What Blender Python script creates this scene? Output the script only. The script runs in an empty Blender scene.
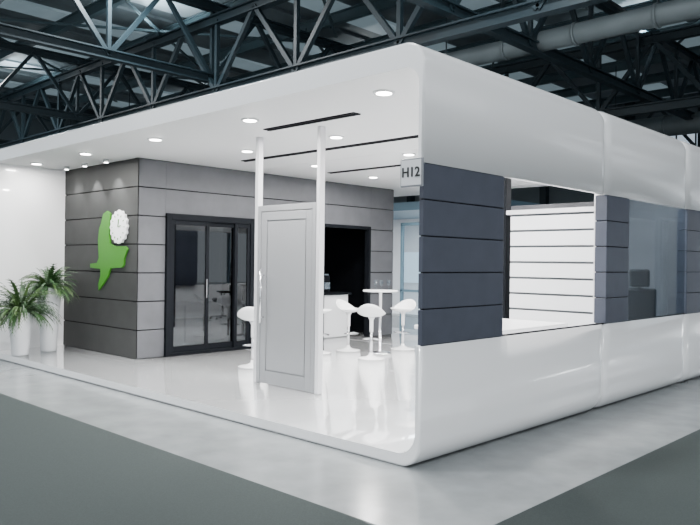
import bpy, bmesh, math, random
from mathutils import Vector, Matrix
random.seed(7)
D=bpy.data; C=bpy.context; S=C.scene
# ---------------------------------------------------------------- materials
def mat(name,col,rough=.5,metal=0,emit=None,estr=0,noise=0,nscale=20,spec=.5,bump=0,coat=0):
    m=D.materials.new(name); m.use_nodes=True; nt=m.node_tree; b=nt.nodes['Principled BSDF']
    b.inputs['Base Color'].default_value=(*col,1); b.inputs['Roughness'].default_value=rough
    b.inputs['Metallic'].default_value=metal; b.inputs['Specular IOR Level'].default_value=spec
    b.inputs['Coat Weight'].default_value=coat
    if emit: b.inputs['Emission Color'].default_value=(*emit,1); b.inputs['Emission Strength'].default_value=estr
    if noise or bump:
        tc=nt.nodes.new('ShaderNodeTexCoord'); n=nt.nodes.new('ShaderNodeTexNoise')
        n.inputs['Scale'].default_value=nscale; n.inputs['Detail'].default_value=6
        nt.links.new(tc.outputs['Object'],n.inputs['Vector'])
        if noise:
            r=nt.nodes.new('ShaderNodeValToRGB'); r.color_ramp.elements[0].position=.3; r.color_ramp.elements[1].position=.7
            r.color_ramp.elements[0].color=(*[max(0,c*(1-noise)) for c in col],1)
            r.color_ramp.elements[1].color=(*[min(1,c*(1+noise)) for c in col],1)
            nt.links.new(n.outputs['Fac'],r.inputs['Fac']); nt.links.new(r.outputs['Color'],b.inputs['Base Color'])
        if bump:
            bp=nt.nodes.new('ShaderNodeBump'); bp.inputs['Strength'].default_value=bump
            nt.links.new(n.outputs['Fac'],bp.inputs['Height']); nt.links.new(bp.outputs['Normal'],b.inputs['Normal'])
    return m
def glassmat(name,tint,mixf):
    m=D.materials.new(name); m.use_nodes=True; nt=m.node_tree; nt.nodes.clear()
    o=nt.nodes.new('ShaderNodeOutputMaterial'); t=nt.nodes.new('ShaderNodeBsdfTransparent'); g=nt.nodes.new('ShaderNodeBsdfGlossy')
    t.inputs['Color'].default_value=(*tint,1); g.inputs['Roughness'].default_value=.02; g.inputs['Color'].default_value=(.9,.95,1,1)
    mx=nt.nodes.new('ShaderNodeMixShader'); mx.inputs[0].default_value=mixf
    nt.links.new(t.outputs[0],mx.inputs[1]); nt.links.new(g.outputs[0],mx.inputs[2]); nt.links.new(mx.outputs[0],o.inputs['Surface'])
    return m
M_shell=mat('shell_white',(.88,.88,.89),.22,coat=.5)
M_floor=mat('gloss_white_floor',(.90,.91,.92),.05,noise=.02,nscale=1.5,spec=.6,coat=.6)
M_ceil=mat('ceiling_white',(.86,.86,.86),.6)
M_gray=mat('panel_gray',(.075,.077,.085),.55,noise=.08,nscale=4,spec=.25)
M_grayshade=mat('panel_gray_shaded',(.034,.035,.034),.6,noise=.1,nscale=4,spec=.2)  # shaded copy of the gray panel: front wall's shade is in the colour
M_col=mat('panel_slate',(.055,.062,.085),.45,noise=.08,nscale=5,spec=.3)
M_gap=mat('groove_dark',(.01,.01,.012),.9,spec=.1)
M_slatgap=mat('slat_backing_gray',(.12,.13,.14),.8,spec=.2)
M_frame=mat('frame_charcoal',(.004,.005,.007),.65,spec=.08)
M_glassd=glassmat('glass_dark',(.17,.195,.22),.07)
M_glass=glassmat('glass_clear',(.85,.9,.93),.06)
M_winglass=glassmat('window_glass_tinted',(.62,.68,.72),.05)
M_door=mat('door_lightgray',(.24,.245,.255),.5,spec=.3)
M_post=mat('post_white',(.55,.55,.57),.4)
M_steel=mat('chrome',(.7,.7,.72),.2,metal=1)
M_white=mat('plastic_white',(.85,.85,.86),.25)
M_whitem=mat('paint_white',(.66,.67,.69),.5)
M_leaf=mat('leaf_green',(.02,.06,.015),.45,noise=.5,nscale=9)
M_leaf2=mat('leaf_light',(.06,.115,.03),.45,noise=.4,nscale=9)
M_soil=mat('soil',(.05,.035,.025),.9)
M_logo=mat('logo_green',(.035,.17,.012),.45,spec=.2)
M_black=mat('ink_black',(.01,.01,.01),.5)
M_conc=mat('concrete_polished',(.22,.235,.24),.2,noise=.14,nscale=3,bump=.01)
M_carpet=mat('carpet_graygreen',(.043,.052,.051),.95,noise=.12,nscale=120,bump=.1,spec=.1)
M_truss=mat('truss_teal',(.012,.026,.034),.5)
M_truss2=mat('truss_bluegray',(.05,.085,.10),.5)
M_deck=mat('roof_deck',(.12,.15,.165),.7,noise=.2,nscale=.6)
M_roofglow=mat('roof_glow_sheet',(.25,.3,.33),.6,emit=(.55,.75,.85),estr=.18,noise=.2,nscale=.5)  # added glow: alternate roof strips emit to lighten deck and hall
M_duct=mat('duct_galvanised',(.16,.19,.2),.5,metal=.2,noise=.15,nscale=1)
M_hallwall=mat('hall_wall_paint',(.14,.17,.185),.7,noise=.1,nscale=.5)
M_sky=mat('clerestory_and_panel_glow',(.4,.5,.55),.3,emit=(.7,.85,1),estr=.7)
M_lamp=mat('lamp_emit',(1,1,1),.5,emit=(1,.98,.94),estr=40)
M_seatblk=mat('leather_black',(.012,.012,.014),.5,spec=.2)
M_bluef=mat('partition_blue',(.10,.17,.22),.4)
M_signb=mat('sign_border_gray',(.22,.23,.25),.5)
# ---------------------------------------------------------------- mesh builder
class B:
    def __init__(s): s.bm=bmesh.new(); s.m=[]
    def mi(s,m):
        if m not in s.m: s.m.append(m)
        return s.m.index(m)
    def face(s,vs,i,smooth=False):
        try:
            f=s.bm.faces.new(vs); f.material_index=i; f.smooth=smooth; return f
        except ValueError: return None
    def box(s,a,b,m,bev=0):
        i=s.mi(m); x0,y0,z0=[min(p,q) for p,q in zip(a,b)]; x1,y1,z1=[max(p,q) for p,q in zip(a,b)]
        v=[s.bm.verts.new(p) for p in [(x0,y0,z0),(x1,y0,z0),(x1,y1,z0),(x0,y1,z0),(x0,y0,z1),(x1,y0,z1),(x1,y1,z1),(x0,y1,z1)]]
        fs=[s.face([v[k] for k in q],i) for q in [(0,3,2,1),(4,5,6,7),(0,1,5,4),(1,2,6,5),(2,3,7,6),(3,0,4,7)]]
        if bev:
            es=list({e for f in fs for e in f.edges})
            r=bmesh.ops.bevel(s.bm,geom=es,offset=bev,segments=2,affect='EDGES',profile=.5)
            for f in r['faces']: f.material_index=i
        return s
    def beam(s,p,q,w,m,h=None):
        p=Vector(p);q=Vector(q);d=(q-p).normalized(); h=h or w
        up=Vector((0,0,1)) if abs(d.z)<.95 else Vector((1,0,0))
        a=d.cross(up).normalized(); b=a.cross(d).normalized(); i=s.mi(m)
        v=[s.bm.verts.new(c+a*sx*w/2+b*sy*h/2) for c in (p,q) for sx,sy in ((-1,-1),(1,-1),(1,1),(-1,1))]
        for k in range(4): s.face([v[k],v[(k+1)%4],v[4+(k+1)%4],v[4+k]],i)
        s.face(v[0:4][::-1],i); s.face(v[4:8],i)
    def ibeam(s,p,q,w,h,m):
        p=Vector(p);q=Vector(q); z=Vector((0,0,h/2))
        s.beam(p-z,q-z,w,m,.04); s.beam(p+z,q+z,w,m,.04); s.beam(p,q,.04,m,h)
    def tube(s,pts,r,m,n=12,cap=True):
        i=s.mi(m); rings=[]; pts=[Vector(p) for p in pts]
        rr=r if isinstance(r,(list,tuple)) else [r]*len(pts)
        ref=None
        for k,p in enumerate(pts):
            d=(pts[min(k+1,len(pts)-1)]-pts[max(k-1,0)]).normalized()
            if ref is None:
                up=Vector((0,0,1)) if abs(d.z)<.9 else Vector((1,0,0)); ref=d.cross(up).normalized()
            a=(ref-d*ref.dot(d)).normalized(); ref=a; b=d.cross(a)
            rings.append([s.bm.verts.new(p+(a*math.cos(t)+b*math.sin(t))*rr[k]) for t in [2*math.pi*j/n for j in range(n)]])
        for k in range(len(rings)-1):
            for j in range(n): s.face([rings[k][j],rings[k][(j+1)%n],rings[k+1][(j+1)%n],rings[k+1][j]],i,True)
        if cap: s.face(rings[0][::-1],i); s.face(rings[-1],i)
    def lathe(s,c,prof,m,n=32,sc=(1,1)):
        i=s.mi(m); rings=[]; cx,cy,cz=c
        for r,z in prof:
            rings.append([s.bm.verts.new((cx+r*sc[0]*math.cos(2*math.pi*j/n),cy+r*sc[1]*math.sin(2*math.pi*j/n),cz+z)) for j in range(n)])
        for k in range(len(rings)-1):
            for j in range(n): s.face([rings[k][j],rings[k][(j+1)%n],rings[k+1][(j+1)%n],rings[k+1][j]],i,True)
        s.face(rings[0][::-1],i); s.face(rings[-1],i)
    def prism(s,poly,y0,y1,m):
        i=s.mi(m); a=[s.bm.verts.new((x,y0,z)) for x,z in poly]; b=[s.bm.verts.new((x,y1,z)) for x,z in poly]; n=len(poly)
        s.face(a,i); s.face(b[::-1],i)
        for k in range(n): s.face([a[k],b[k],b[(k+1)%n],a[(k+1)%n]],i)
    def done(s,name,parent=None,fix=True):
        if fix: bmesh.ops.recalc_face_normals(s.bm,faces=s.bm.faces[:])
        me=D.meshes.new(name); s.bm.to_mesh(me); s.bm.free()
        for m in s.m: me.materials.append(m)
        o=D.objects.new(name,me); S.collection.objects.link(o)
        if parent: o.parent=parent
        return o
def empty(name,loc=(0,0,0)):
    o=D.objects.new(name,None); S.collection.objects.link(o); o.location=loc; o.empty_display_size=.1; return o
# ---------------------------------------------------------------- dims
ZT=3.34; TH=.20; THS=.05; ZC=ZT-TH; ZF=.10; XL=-8.95; R=.20
YB=8.4
# ---------------------------------------------------------------- ground
b=B(); b.box((-45,-22,-.2),(28,40,0),M_conc); b.done('floor')
b=B(); b.box((-39.8,-9,0),(1.04,-1.1,.012),M_carpet,.004); b.done('aisle_carpet')
b=B(); b.box((1.04,-1.1,0),(16,12.5,.012),M_carpet,.004); b.done('aisle_carpet')
# ---------------------------------------------------------------- booth shell
def shell(y0,y1,r0,r1,name,lower,parent):
    def prof(d):
        out=[];inn=[];N=14
        if not lower:
            out.append((XL,ZT-d)); inn.append((XL,ZC))
            rz=R-.06
            for k in range(N+1):
                t=math.pi/2*(1-k/N)
                out.append((-R+(R-d)*math.cos(t),ZT-R+(R-d)*math.sin(t)))
                inn.append((-THS-rz+rz*math.cos(t),ZC-rz+rz*math.sin(t)))
            out.append((-d,2.38)); inn.append((-THS,2.38))
        else:
            out.append((-d,.96)); inn.append((-THS,.96)); rz=R-.02
            for k in range(N+1):
                t=-math.pi/2*k/N
                out.append((-R+(R-d)*math.cos(t),R+(R-d)*math.sin(t)))
                inn.append((-THS-rz+rz*math.cos(t),ZF+rz+rz*math.sin(t)))
            out.append((XL,d)); inn.append((XL,ZF))
        return out,inn
    secs=[];K=6
    for k in range(K+1):
        t=math.pi/2*k/K; secs.append((y0+r0*(1-math.cos(t)), min(.044,r0)*(1-math.sin(t))))
    for k in range(K+1):
        t=math.pi/2*(1-k/K); secs.append((y1-r1*(1-math.cos(t)), min(.044,r1)*(1-math.sin(t))))
    bb=B(); io=bb.mi(M_shell); ii=bb.mi(M_floor if lower else M_ceil)
    rows=[]
    for y,d in secs:
        o,n=prof(d); rows.append(([bb.bm.verts.new((x,y,z)) for x,z in o],[bb.bm.verts.new((x,y,z)) for x,z in n]))
    for k in range(len(rows)-1):
        (o0,n0),(o1,n1)=rows[k],rows[k+1]
        for j in range(len(o0)-1):
            bb.face([o0[j],o0[j+1],o1[j+1],o1[j]],io,True)
            inner_mat=ii
            if lower and j<5: inner_mat=io
            bb.face([n0[j],n1[j],n1[j+1],n0[j+1]],inner_mat,True)
        bb.face([o0[0],o1[0],n1[0],n0[0]],io); bb.face([o0[-1],n0[-1],n1[-1],o1[-1]],io)
    for idx in (0,-1):
        o,n=rows[idx]
        for j in range(len(o)-1): bb.face([o[j],n[j],n[j+1],o[j+1]],io)
    return bb.done(name,parent)
booth=empty('exhibition_booth')
mods=[(0,3.24,.02,.15),(3.255,5.745,.15,.15),(5.76,YB,.15,.05)]
for k,(a,c,r0,r1) in enumerate(mods):
    shell(a,c,r0,r1,f'roof_shell_{k}',False,booth)
    shell(a,c,r0,r1,f'floor_shell_{k}',True,booth)
# dark gasket strips between the modules
b=B()
for y in (3.2475,5.7525):
    b.box((-.052,y-.0075,.25),(-.046,y+.0075,.96),M_gap); b.box((-.052,y-.0075,2.38),(-.046,y+.0075,3.1),M_gap)
    b.box((XL,y-.0075,ZF-.02),(-.2,y+.0075,ZF-.003),M_whitem); b.box((XL,y-.0075,ZC+.003),(-.2,y+.0075,ZC+.02),M_whitem)
b.done('joint_gaskets',booth)
def boards(bb,axis,pos,u0,u1,z0,z1,n,th,m,gap=.014,sgn=1):
    h=(z1-z0)/n
    for k in range(n):
        a=z0+k*h+gap/2; c=z0+(k+1)*h-gap/2
        if axis=='x': bb.box((pos,u0,a),(pos+th*sgn,u1,c),m,.004)
        else: bb.box((u0,pos,a),(u1,pos+th*sgn,c),m,.004)
for k,(a,c,w) in enumerate([(.012,1.17,.045),(3.27,3.87,.14),(5.77,6.5,.14)]):
    bb=B(); bb.box((-w+.01,a+.015,.96),(-.012,c-.01,2.38),M_gap)
    h=(2.38-.96)/5
    for j in range(5):
        bb.box((-w,a,.96+j*h+.004),(-.002,c,.96+(j+1)*h-.004),M_col,.005)
    bb.done(f'slate_column_{k}',booth)
b=B(); b.box((XL-.02,0,0),(-8.81,YB,ZT),M_shell,.02); b.done('wall_left',booth)
# ---------------------------------------------------------------- grey room block (hollow)
X0,X1,Y0,Y1=-8.81,-6.36,1.21,7.14
dz0,dz1=ZF,2.33
room=empty('gray_meeting_room')
b=B()
n=7;h=(ZC-ZF)/n
b.box((X0,Y0+.02,ZF),(X1-.02,Y0+.1,ZC),M_gap)
boards(b,'y',Y0+.022,X0+.002,X1,ZF,ZC,n,.022,M_grayshade,gap=.016,sgn=-1)
b.done('wall_front',room)
b=B()
def xwall(y0,y1,z0,z1):
    b.box((X1-.1,y0,z0),(X1-.02,y1,z1),M_gap)
    for k in range(n):
        a=max(ZF+k*h+.008,z0); c=min(ZF+(k+1)*h-.008,z1)
        if c-a>.02: b.box((X1-.022,y0,a),(X1,y1,c),M_gray,.004)
xwall(Y0+.001,1.69,ZF,ZC); xwall(1.69,3.42,dz1,ZC); xwall(3.42,5.07,ZF,ZC); xwall(5.07,6.43,dz1,ZC); xwall(6.43,Y1,ZF,ZC)
b.done('wall_side',room)
b=B(); b.box((X0,Y1-.08,ZF),(X1-.1,Y1,ZC),M_gray); b.done('wall_back',room)
b=B(); b.box((X0+.02,4.55,ZF),(X1-.1,4.62,ZC),M_gray); b.done('wall_divider',room)
sd=empty('sliding_glass_door',(X1,0,0)); 
b=B(); ya,yb=1.69,3.42
def L(y0,y1,z0,z1,x0=-.06,x1=.05,m=M_frame): b.box((x0,y0,z0),(x1,y1,z1),m,.005)
L(ya,ya+.09,ZF,dz1);L(yb-.09,yb,ZF,dz1);L(ya+.09,yb-.09,dz1-.10,dz1);L(ya+.09,yb-.09,ZF,ZF+.05)
b.done('outer_frame',sd)
b=B()
mid=[(ya+.09,ya+.80,.01),(ya+.74,ya+1.38,-.03),(ya+1.32,yb-.09,.01)]
gl=B()
for k,(p,q,xo) in enumerate(mid):
    for (y0,y1,z0,z1) in [(p,p+.06,ZF+.05,dz1-.10),(q-.06,q,ZF+.05,dz1-.10),(p+.06,q-.06,dz1-.17,dz1-.10),(p+.06,q-.06,ZF+.05,ZF+.15)]:
        L(y0,y1,z0,z1,xo-.02,xo+.02)
    gl.box((xo-.004,p+.06,ZF+.15),(xo+.004,q-.06,dz1-.17),M_glassd)
b.box((.03,ya+.745,ZF+.9),(.045,ya+.76,ZF+1.2),M_steel,.003); b.done('sash_frames',sd); gl.done('glass_panes',sd)
b=B(); b.box((-8.3,2.1,ZF+.70),(-7.4,3.4,ZF+.74),M_white,.01)
for x in (-8.2,-7.5):
    for y in (2.2,3.3): b.beam((x,y,ZF),(x,y,ZF+.7),.05,M_white)
b.done('meeting_table')
b=B()
for q in [((-.1,5.07,ZF),(.015,5.13,dz1)),((-.1,6.37,ZF),(.015,6.43,dz1)),((-.1,5.13,dz1-.06),(.015,6.37,dz1))]:
    b.box((X1+q[0][0],q[0][1],q[0][2]),(X1+q[1][0],q[1][1],q[1][2]),M_frame,.004)
b.done('recess_trim',room)
b=B(); b.box((-7.25,4.75,ZF),(-6.75,6.2,.95),M_whitem,.01); b.box((-7.3,4.72,.95),(-6.7,6.25,.99),M_frame,.005); b.done('bar_counter')
b=B(); b.box((-7.1,5.5,.99),(-6.82,5.75,1.33),M_frame,.02); b.box((-6.83,5.53,1.06),(-6.79,5.72,1.2),M_steel,.005); b.box((-7.08,5.52,1.33),(-6.84,5.73,1.37),M_steel,.008); b.done('coffee_machine')
b=B(); b.box((-8.78,4.8,1.6),(-8.5,6.9,1.63),M_gray); b.box((-8.78,4.8,1.95),(-8.5,6.9,1.98),M_gray)
for k in range(12): b.lathe((-8.62,4.95+k*.16,1.63),[(.035,0),(.035,.17),(.012,.22),(.012,.28)],random.choice([M_logo,M_glass,M_gray,M_frame]),10)
b.done('bottle_shelf',room)
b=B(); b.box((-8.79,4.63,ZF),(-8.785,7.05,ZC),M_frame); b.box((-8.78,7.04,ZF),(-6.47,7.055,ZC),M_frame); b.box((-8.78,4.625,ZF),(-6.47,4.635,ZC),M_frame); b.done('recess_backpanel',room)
# small access panel on the wall beside the sliding door
b=B(); b.box((X1,3.62,1.35),(X1+.02,3.74,1.55),M_whitem,.004); b.box((X1+.02,3.64,1.47),(X1+.024,3.72,1.53),M_black); b.done('door_intercom')
# logo
lg=empty('wall_logo',(0,0,0))
def P(u,v): return (-7.79+(u-92)/39*1.25, 1.12+(290-v)/80*1.25)
poly=[(103,222),(105,213),(109,210),(112,213),(112,224),(111,234),(112,243),(117,246),(127,246),(129,249),(126,258),(126,264),(124,267),(113,268),(110,277),(106,284),(101,291),(101,284),(103,276),(103,269),(92,268),(92,264),(99,263),(101,258),(100,240),(101,228)]
b=B(); b.prism([P(*p) for p in poly],Y0-.03,Y0-.002,M_logo); o=b.done('green_leaf_shape',lg)
b=B(); cx,cz=P(121,227); pts=[]
for k in range(96):
    t=2*math.pi*k/96; r=.25+.014*math.cos(16*t); pts.append((cx+r*math.cos(t),cz+r*math.sin(t)))
b.prism(pts,Y0-.045,Y0-.006,M_white)
for k in range(12):
    t=2*math.pi*k/12; c,s_=math.cos(t),math.sin(t)
    b.beam((cx+.17*c,Y0-.047,cz+.17*s_),(cx+.2*c,Y0-.047,cz+.2*s_),.018,M_logo,.006)
b.beam((cx,Y0-.048,cz),(cx+.02,Y0-.048,cz+.12),.02,M_logo,.006); b.beam((cx,Y0-.048,cz),(cx+.09,Y0-.048,cz+.02),.02,M_logo,.006)
b.done('dial_disc',lg)
# ---------------------------------------------------------------- display door with posts
dd=empty('display_door',(0,0,0)); yd=1.28
b=B()
for x in (-3.60,-2.495): b.box((x,yd-.04,ZF),(x+.055,yd+.04,ZC),M_post,.006)
b.done('support_posts',dd)
b=B(); fx0,fx1,zt=-3.54,-2.50,2.28
b.box((fx0,yd-.04,ZF+.005),(fx0+.06,yd+.04,zt),M_door,.004); b.box((fx1-.06,yd-.04,ZF+.005),(fx1,yd+.04,zt),M_door,.004); b.box((fx0+.06,yd-.04,zt-.07),(fx1-.06,yd+.04,zt),M_door,.004)
b.done('door_frame',dd)
b=B(); lx0,lx1=fx0+.066,fx1-.066
b.box((lx0,yd-.02,ZF+.015),(lx1,yd+.02,zt-.076),M_door,.004)
for q in [((lx0,0,ZF+.015),(lx0+.1,0,zt-.08)),((lx1-.1,0,ZF+.015),(lx1,0,zt-.08)),((lx0+.1,0,zt-.18),(lx1-.1,0,zt-.08)),((lx0+.1,0,ZF+.015),(lx1-.1,0,ZF+.17))]:
    b.box((q[0][0],yd-.034,q[0][2]),(q[1][0],yd-.02,q[1][2]),M_door,.004)
b.box((lx0+.115,yd-.03,ZF+.185),(lx1-.115,yd-.02,zt-.195),M_door,.004)
b.done('door_leaf',dd)
b=B(); hx=lx0+.06
b.tube([(hx,yd-.085,.85),(hx,yd-.085,1.5)],.013,M_steel); 
for z in (.92,1.43): b.tube([(hx,yd-.085,z),(hx,yd-.03,z)],.009,M_steel)
b.done('pull_handle',dd)
# ---------------------------------------------------------------- ceiling tracks + downlights
for (x0,x1,y) in [(-3.1,-1.65,1.0),(-5.4,-1.9,2.45),(-5.4,-2.2,4.3)]:
    b=B(); b.box((x0,y-.055,ZC-.012),(x1,y+.055,ZC),M_gap); b.box((x0+.02,y-.012,ZC-.02),(x1-.02,y+.012,ZC-.012),M_frame)
    b.done('ceiling_track')
def downlight(x,y,power=80,nm='ceiling_downlight'):
    b=B(); b.lathe((x,y,ZC-.014),[(.085,0),(.10,.004),(.10,.014)],M_whitem,28); b.lathe((x,y,ZC-.017),[(.07,0),(.07,.003)],M_lamp,24)
    o=b.done(nm)
    l=D.lights.new('lamp','AREA'); l.shape='DISK'; l.size=.16; l.energy=power; l.color=(1,.985,.96); lo=D.objects.new('lamp',l); S.collection.objects.link(lo)
    lo.location=(x,y,ZC-.03); lo.parent=o
for x,p in ((-.85,80),(-2.78,80),(-4.7,80),(-6.6,70),(-8.3,26)): downlight(x,.5,p)
for x in (-1.0,-2.8,-4.55): downlight(x,1.85)
for x in (-1.2,-3.0,-4.9): downlight(x,3.5)
for x in (-1.2,-3.2,-5.2): downlight(x,5.2)
for x in (-1.2,-3.6): downlight(x,7.0)
for x,p in ((-8.3,45),(-7.65,85),(-6.95,85)):
    l=D.lights.new('washer','SPOT'); l.energy=p; l.spot_size=math.radians(70); l.spot_blend=.6; l.shadow_soft_size=.03
    b=B(); b.lathe((x,1.0,ZC-.05),[(.04,0),(.045,.01),(.045,.05)],M_whitem,20); b.lathe((x,1.0,ZC-.052),[(.032,0),(.032,.002)],M_lamp,16); o=b.done('wall_washer_spotlight')
    lo=D.objects.new('washer',l); S.collection.objects.link(lo); lo.location=(x,1.0,ZC-.07); lo.rotation_euler=(math.radians(14),0,0); lo.parent=o
downlight(-7.6,2.6,10)
# ---------------------------------------------------------------- H12 sign
b=B(); b.box((-.19,-.045,2.19),(.03,-.03,2.41),M_signb,.003); b.box((-.178,-.05,2.202),(.018,-.045,2.398),M_whitem,.002); b.box((-.16,-.03,2.37),(-.14,.02,2.39),M_steel); b.box((-.02,-.03,2.36),(-.005,.03,2.39),M_steel)
sg=b.done('booth_number_sign')
cu=D.curves.new('sign_text','FONT'); cu.body='H12'; cu.size=.105; cu.extrude=.002; cu.align_x='CENTER'; cu.align_y='CENTER'; cu.materials.append(M_black); cu.offset=.002
t=D.objects.new('sign_text',cu); S.collection.objects.link(t); t.location=(-.08,-.053,2.30); t.rotation_euler=(math.pi/2,0,0); t.parent=sg
# ---------------------------------------------------------------- bar stools
def stool(x,y,ang):
    e=empty('bar_stool',(x,y,ZF)); e.rotation_euler=(0,0,ang)
    b=B(); b.lathe((0,0,0),[(.205,0),(.21,.006),(.20,.016),(.10,.03),(.035,.06),(.026,.10)],M_white,28); b.lathe((0,0,.10),[(.023,0),(.023,.34)],M_steel,20); b.lathe((0,0,.42),[(.03,0),(.03,.18),(.06,.24)],M_white,24); b.done('pedestal_base',e)
    b=B(); pts=[]
    for k in range(9):
        t=math.pi*(k/8)-math.pi/2; pts.append((.15*math.cos(t)+.02,.15*math.sin(t),.30))
    b.tube([(.02,-.02,.30)]+pts+[(.02,.02,.30)],.009,M_steel,8); b.done('footrest',e)
    b=B(); i=b.mi(M_white); N=32; rings=[]
    def zz(r,t,base):
        bk=max(0,-math.cos(t))**1.2; rr=r/.22
        return base+.06*rr**3+bk*.15*rr**3
    prof=[.03,.08,.13,.17,.20,.22]
    for off in (0,1):
        rs=[]
        for r in prof:
            rs.append([b.bm.verts.new(((r-off*.012*(r/.2))*math.cos(2*math.pi*j/N),(r-off*.012*(r/.2))*math.sin(2*math.pi*j/N)*1.03,zz(r,2*math.pi*j/N,.65)+off*.02*(1-.6*r/.22))) for j in range(N)])
        for k in range(len(rs)-1):
            for j in range(N): b.face([rs[k][j],rs[k][(j+1)%N],rs[k+1][(j+1)%N],rs[k+1][j]],i,True)
        b.face(rs[0],i); rings.append(rs[-1])
    for j in range(N): b.face([rings[0][j],rings[0][(j+1)%N],rings[1][(j+1)%N],rings[1][j]],i,True)
    b.done('seat_shell',e)
    return e
stool(-4.62,2.05,2.2); stool(-5.15,3.85,.9); stool(-5.05,4.45,.2); stool(-4.1,3.98,2.1); stool(-4.57,5.32,-1.5)
b=B(); b.lathe((-4.5,4.64,ZF),[(.20,0),(.205,.008),(.1,.02),(.03,.035),(.025,1.0),(.06,1.02)],M_steel,32); b.lathe((-4.5,4.64,ZF+1.02),[(.28,0),(.295,.006),(.295,.022),(.29,.026)],M_white,40); b.done('bar_table')
for dx,dy in [(-.15,.05),(.1,-.1),(.05,.15)]:
    b=B(); b.lathe((-4.5+dx,4.64+dy,ZF+1.046),[(.03,0),(.03,.003),(.005,.01),(.005,.07),(.03,.09),(.036,.13),(.03,.17)],M_glass,16); b.done('wine_glass')
# ---------------------------------------------------------------- planters
def plant(x,y,hp,nb,ln,seed,spread):
    rnd=random.Random(seed); e=empty('potted_palm',(x,y,ZF))
    b=B(); b.lathe((0,0,0),[(.12,0),(.125,.01),(.15,hp*.5),(.195,hp),(.18,hp),(.175,hp-.05)],M_whitem,32); b.lathe((0,0,hp-.06),[(.17,0),(.17,.02)],M_soil,20); b.done('tall_planter',e)
    b=B()
    for k in range(nb):
        az=rnd.uniform(0,2*math.pi); el=rnd.uniform(.25,1.45); l=ln*rnd.uniform(.75,1.1)
        m=M_leaf if rnd.random()<.7 else M_leaf2; i=b.mi(m)
        p=Vector((.05*math.cos(az),.05*math.sin(az),hp)); d=Vector((math.cos(az)*math.cos(el)*spread,math.sin(az)*math.cos(el)*spread,math.sin(el))).normalized()
        side=Vector((-math.sin(az),math.cos(az),0)); n=9; prev=None
        for j in range(n+1):
            s_=j/n; w=.019*math.sin(math.pi*min(1,.15+.85*s_))+.001
            v=[b.bm.verts.new(p-side*w),b.bm.verts.new(p+Vector((0,0,.006*(1-s_)))),b.bm.verts.new(p+side*w)]
            if prev:
                b.face([prev[0],prev[1],v[1],v[0]],i,True); b.face([prev[1],prev[2],v[2],v[1]],i,True)
            prev=v
            if 2<=j<n:
                for sg in (-1,1):
                    q=p+side*sg*.10*(1-.5*s_)+d*.08-Vector((0,0,.04)); wv=d*.011
                    b.face([b.bm.verts.new(p-wv),b.bm.verts.new(p+wv),b.bm.verts.new(q)],i)
            d=(d+Vector((0,0,-1))*.2).normalized(); p=p+d*l/n
    b.done('fronds',e,fix=False)
plant(-8.0,.16,.66,125,.62,3,1.0)
plant(-8.22,.70,1.03,115,.46,5,1.0)
# ---------------------------------------------------------------- interior slat panel etc.
sp=empty('slatted_display_wall',(0,0,0)); b=B(); b.box((-1.95,4.53,ZF),(-.72,4.58,2.30),M_slatgap)
for k in range(10):
    z=ZF+.03+k*.217; b.box((-1.95,4.49,z),(-.72,4.53,z+.188),M_whitem,.004)
b.done('slats',sp)
b=B(); b.box((-.715,4.47,ZF),(-.65,4.6,2.55),M_post,.005); b.box((-2.09,4.47,ZF),(-2.01,4.6,ZC),M_frame,.005); b.box((-2.01,4.47,2.30),(-.715,4.6,2.36),M_post,.004); b.done('uprights',sp)
b=B(); b.box((-1.2,1.5,ZF),(-.35,2.95,.92),M_whitem,.01); b.box((-1.24,1.46,.92),(-.3,2.99,.965),M_white,.01); b.done('display_counter')
b=B(); b.box((-.035,3.88,.965),(-.027,5.76,2.375),M_winglass); b.done('window_glass_pane',booth)
b=B(); b.box((-.05,1.17,.955),(-.02,3.27,.972),M_frame,.003); b.box((-.05,3.87,.955),(-.02,5.77,.972),M_frame,.003); b.done('window_sill_trim',booth)
ch=empty('office_chair',(-1.0,6.75,ZF)); ch.rotation_euler=(0,0,.5)
b=B(); b.box((-.25,-.25,.44),(.25,.25,.54),M_seatblk,.04); b.done('seat_cushion',ch)
b=B(); b.box((-.25,.2,.55),(.25,.29,1.15),M_seatblk,.04); b.box((-.15,.2,1.17),(.15,.28,1.45),M_seatblk,.035); b.beam((0,.245,1.05),(0,.245,1.25),.05,M_seatblk); b.done('backrest',ch)
b=B(); b.tube([(0,0,.06),(0,0,.44)],.03,M_steel)
for k in range(5):
    t=2*math.pi*k/5; b.beam((0,0,.09),(.3*math.cos(t),.3*math.sin(t),.06),.04,M_steel,.03); b.lathe((.3*math.cos(t),.3*math.sin(t),0),[(.02,0),(.028,.01),(.028,.05),(.02,.06)],M_black,12)
for sx in (-1,1): b.box((sx*.27-.02,-.12,.68),(sx*.27+.02,.2,.72),M_seatblk,.01); b.beam((sx*.27,0,.5),(sx*.27,0,.69),.03,M_steel)
b.done('base_and_arms',ch)
b=B()
for x in (-6.3,-5.75,-5.2,-4.6): b.box((x,7.3,ZF),(x+.06,7.36,2.45),M_bluef,.004)
b.box((-6.3,7.3,2.39),(-4.54,7.36,2.45),M_bluef); b.box((-6.3,7.3,1.0),(-4.54,7.36,1.05),M_bluef); b.box((-6.3,7.325,ZF+.01),(-4.54,7.335,2.39),M_glass); b.done('glass_partition')
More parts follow.
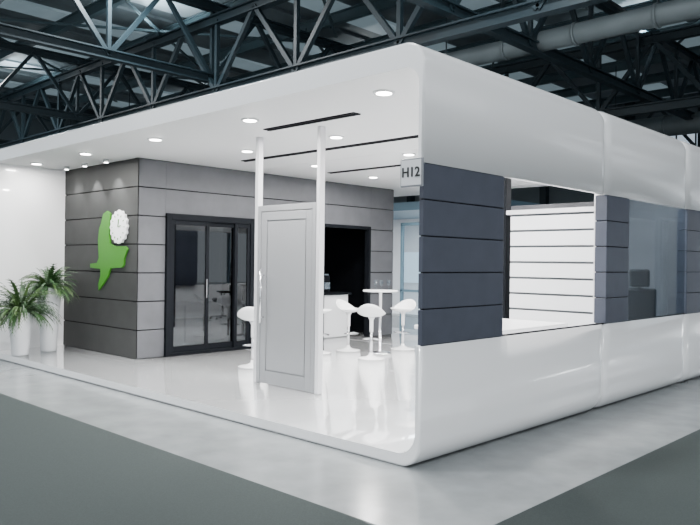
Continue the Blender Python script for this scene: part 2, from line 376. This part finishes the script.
def nstand(x0,x1,y0,y1,hh,nm='neighbour_booth'):
    b=B(); b.box((x0,y0,0),(x1,y1,.06),M_whitem); b.box((x0,y1-.1,.06),(x1,y1,hh),M_whitem); b.box((x0,y0,.06),(x0+.1,y1-.1,hh),M_whitem)
    b.box((x0,y0,hh),(x1,y1,hh+.25),M_bluef); b.box((x1-.12,y0,.06),(x1,y0+.12,hh),M_bluef)
    for k in range(3):
        xx=x0+.6+k*(x1-x0-1.2)/3; b.box((xx,y1-.14,.9),(xx+(x1-x0)/5,y1-.1,2.0),random.choice([M_gray,M_sky,M_col]))  # glowing panels added among these to brighten the stand
    for k in range(3):
        xx=x0+1+k*(x1-x0-2)/2; b.lathe((xx,(y0+y1)/2,hh-.02),[(.1,0),(.1,.02)],M_lamp,16)
    o=b.done(nm)
    l=D.lights.new('stand_fill','AREA'); l.size=2; l.energy=200; l.color=(.93,.98,1); lo=D.objects.new('stand_fill',l); S.collection.objects.link(lo); lo.location=((x0+x1)/2,(y0+y1)/2,hh-.06); lo.parent=o  # area light added inside to brighten the stand
    return o
nstand(-14,-7.5,12.5,16,3.2); nstand(-1.5,3.5,14,18,2.8); nstand(5,10,15,19,3.0)
b=B(); b.box((-4.3,8.0,ZF),(-.6,8.08,2.75),M_gray); b.done('wall_back',booth)
# ---------------------------------------------------------------- hall
b=B(); b.box((-45,34,0),(28,34.4,12),M_hallwall)
for k in range(14):
    x=-42+k*5; b.box((x,33.9,7.0),(x+3.8,33.98,8.6),M_sky)
    for j in range(1,4): b.box((x+j*.95-.04,33.85,7.0),(x+j*.95+.04,33.9,8.6),M_truss)
    b.box((x-.7,33.6,0),(x-.3,34,11),M_truss)
b.done('wall_back')
b=B(); b.box((-40.4,-20,0),(-40,34,12),M_hallwall)
for k in range(10):
    y=-18+k*5; b.box((-39.98,y,6.0),(-39.9,y+3.8,8.0),M_sky)
    for j in range(1,4): b.box((-39.9,y+j*.95-.04,6.0),(-39.85,y+j*.95+.04,8.0),M_truss)
b.done('wall_left')
b=B()
for k in range(37):
    x=-45+2*k; b.box((x,-6,10.4),(x+1.1,34,10.5),M_roofglow if k%2 else M_deck); b.box((x+1.1,-6,10.5),(x+2,34,10.6),M_deck)
b.done('ceiling')
def truss(axis,c,z0,z1,a0,a1,step,b,w,m):
    P_=(lambda a,z:(a,c,z)) if axis=='x' else (lambda a,z:(c,a,z))
    b.ibeam(P_(a0,z0),P_(a1,z0),w,w,m); b.ibeam(P_(a0,z1),P_(a1,z1),w,w,m)
    n=int((a1-a0)/step)
    for k in range(n):
        a=a0+k*step; b.beam(P_(a,z0),P_(a+step/2,z1),w*.5,m); b.beam(P_(a+step/2,z1),P_(a+step,z0),w*.5,m); b.beam(P_(a,z0),P_(a,z1),w*.45,m)
for k,y in enumerate((8.5,19,29)):
    b=B(); truss('x',y,6.7,8.9,-39.8,28,3.6,b,.26,M_truss); b.done('roof_truss')
for x in (-33,-24,-15,-6,3,12):
    b=B(); truss('y',x,7.2,9.4,-5,33.5,3.4,b,.24,M_truss); b.done('roof_truss')
b=B()
for k in range(13):
    y=-5+k*3; b.ibeam((-39.8,y,9.95),(28,y,9.95),.2,.35,M_truss2)
for k in range(8):
    x=-31+8*k; b.beam((x,4,9.75),(x+7,14,9.75),.08,M_truss2); b.beam((x+7,14,9.75),(x,24,9.75),.08,M_truss2); b.beam((x,4,9.75),(x-8,14,9.75),.08,M_truss2)
b.done('roof_purlins')
for y,r,z in ((12.5,.26,7.4),(24,.4,7.0)):
    b=B(); xs=[-39+2*k for k in range(33)]
    b.tube([(x,y,z) for x in xs],r,M_duct,20)
    for x in xs: b.tube([(x-.04,y,z),(x+.04,y,z)],r+.03,M_duct,20)
    for x in xs[::3]: b.beam((x,y,z+r),(x,y,9.7),.03,M_truss)
    b.done('ventilation_duct')
for x in (-30,-12,6,18):
    b=B(); b.beam((x,32,0),(x,32,9),.4,M_truss); b.box((x-.3,31.7,0),(x+.3,32.3,.05),M_truss); b.done('steel_column')
for x in (-30,-18,-6,6):
    for y in (8.5,19):
        b=B(); b.box((x-.4,y-.2,9.0),(x+.4,y+.2,9.12),M_truss); b.box((x-.35,y-.15,9.12),(x+.35,y+.15,9.13),M_lamp); o=b.done('added_uplighter')  # added fixture and upward light to brighten the roof deck
        l=D.lights.new('deck_fill','AREA'); l.shape='RECTANGLE'; l.size=.8; l.size_y=.4; l.energy=110; l.color=(.82,.94,1)
        lo=D.objects.new('deck_fill',l); S.collection.objects.link(lo); lo.location=(x,y,9.16); lo.rotation_euler=(math.pi,0,0); lo.parent=o
for x in (-26,-14,-3,8):
    for y in (-3,5):
        b=B(); b.box((x-.6,y-.25,9.35),(x+.6,y+.25,9.45),M_truss); b.box((x-.55,y-.2,9.34),(x+.55,y+.2,9.35),M_lamp); b.beam((x,y,9.45),(x,y,9.9),.03,M_truss); o=b.done('added_hall_lamp')  # added lamp above the view, fill light for hall and booth
        l=D.lights.new('hall_fill','AREA'); l.shape='RECTANGLE'; l.size=1.1; l.size_y=.5; l.energy=580; l.color=(.93,.97,1)
        lo=D.objects.new('hall_fill',l); S.collection.objects.link(lo); lo.location=(x,y,9.3); lo.parent=o
w=D.worlds.new('world'); S.world=w; w.use_nodes=True; bg=w.node_tree.nodes['Background']; bg.inputs[0].default_value=(.9,.96,1,1); bg.inputs[1].default_value=1.55
# camera
cam=D.cameras.new('camera'); co=D.objects.new('camera',cam); S.collection.objects.link(co); S.camera=co
cam.sensor_width=36; cam.lens=36*719/700; cam.clip_end=300
n_=math.hypot(.692,.722); Rr=Vector((.722/n_,.692/n_,0)); F=Vector((-.692/n_,.722/n_,0)); Z=Vector((0,0,1)); th=.0126
r=Rr*math.cos(th)+Z*math.sin(th); u=Z*math.cos(th)-Rr*math.sin(th)
mt=Matrix((( r.x,u.x,-F.x,3.427),(r.y,u.y,-F.y,-4.376),(r.z,u.z,-F.z,1.6),(0,0,0,1)))
co.matrix_world=mt
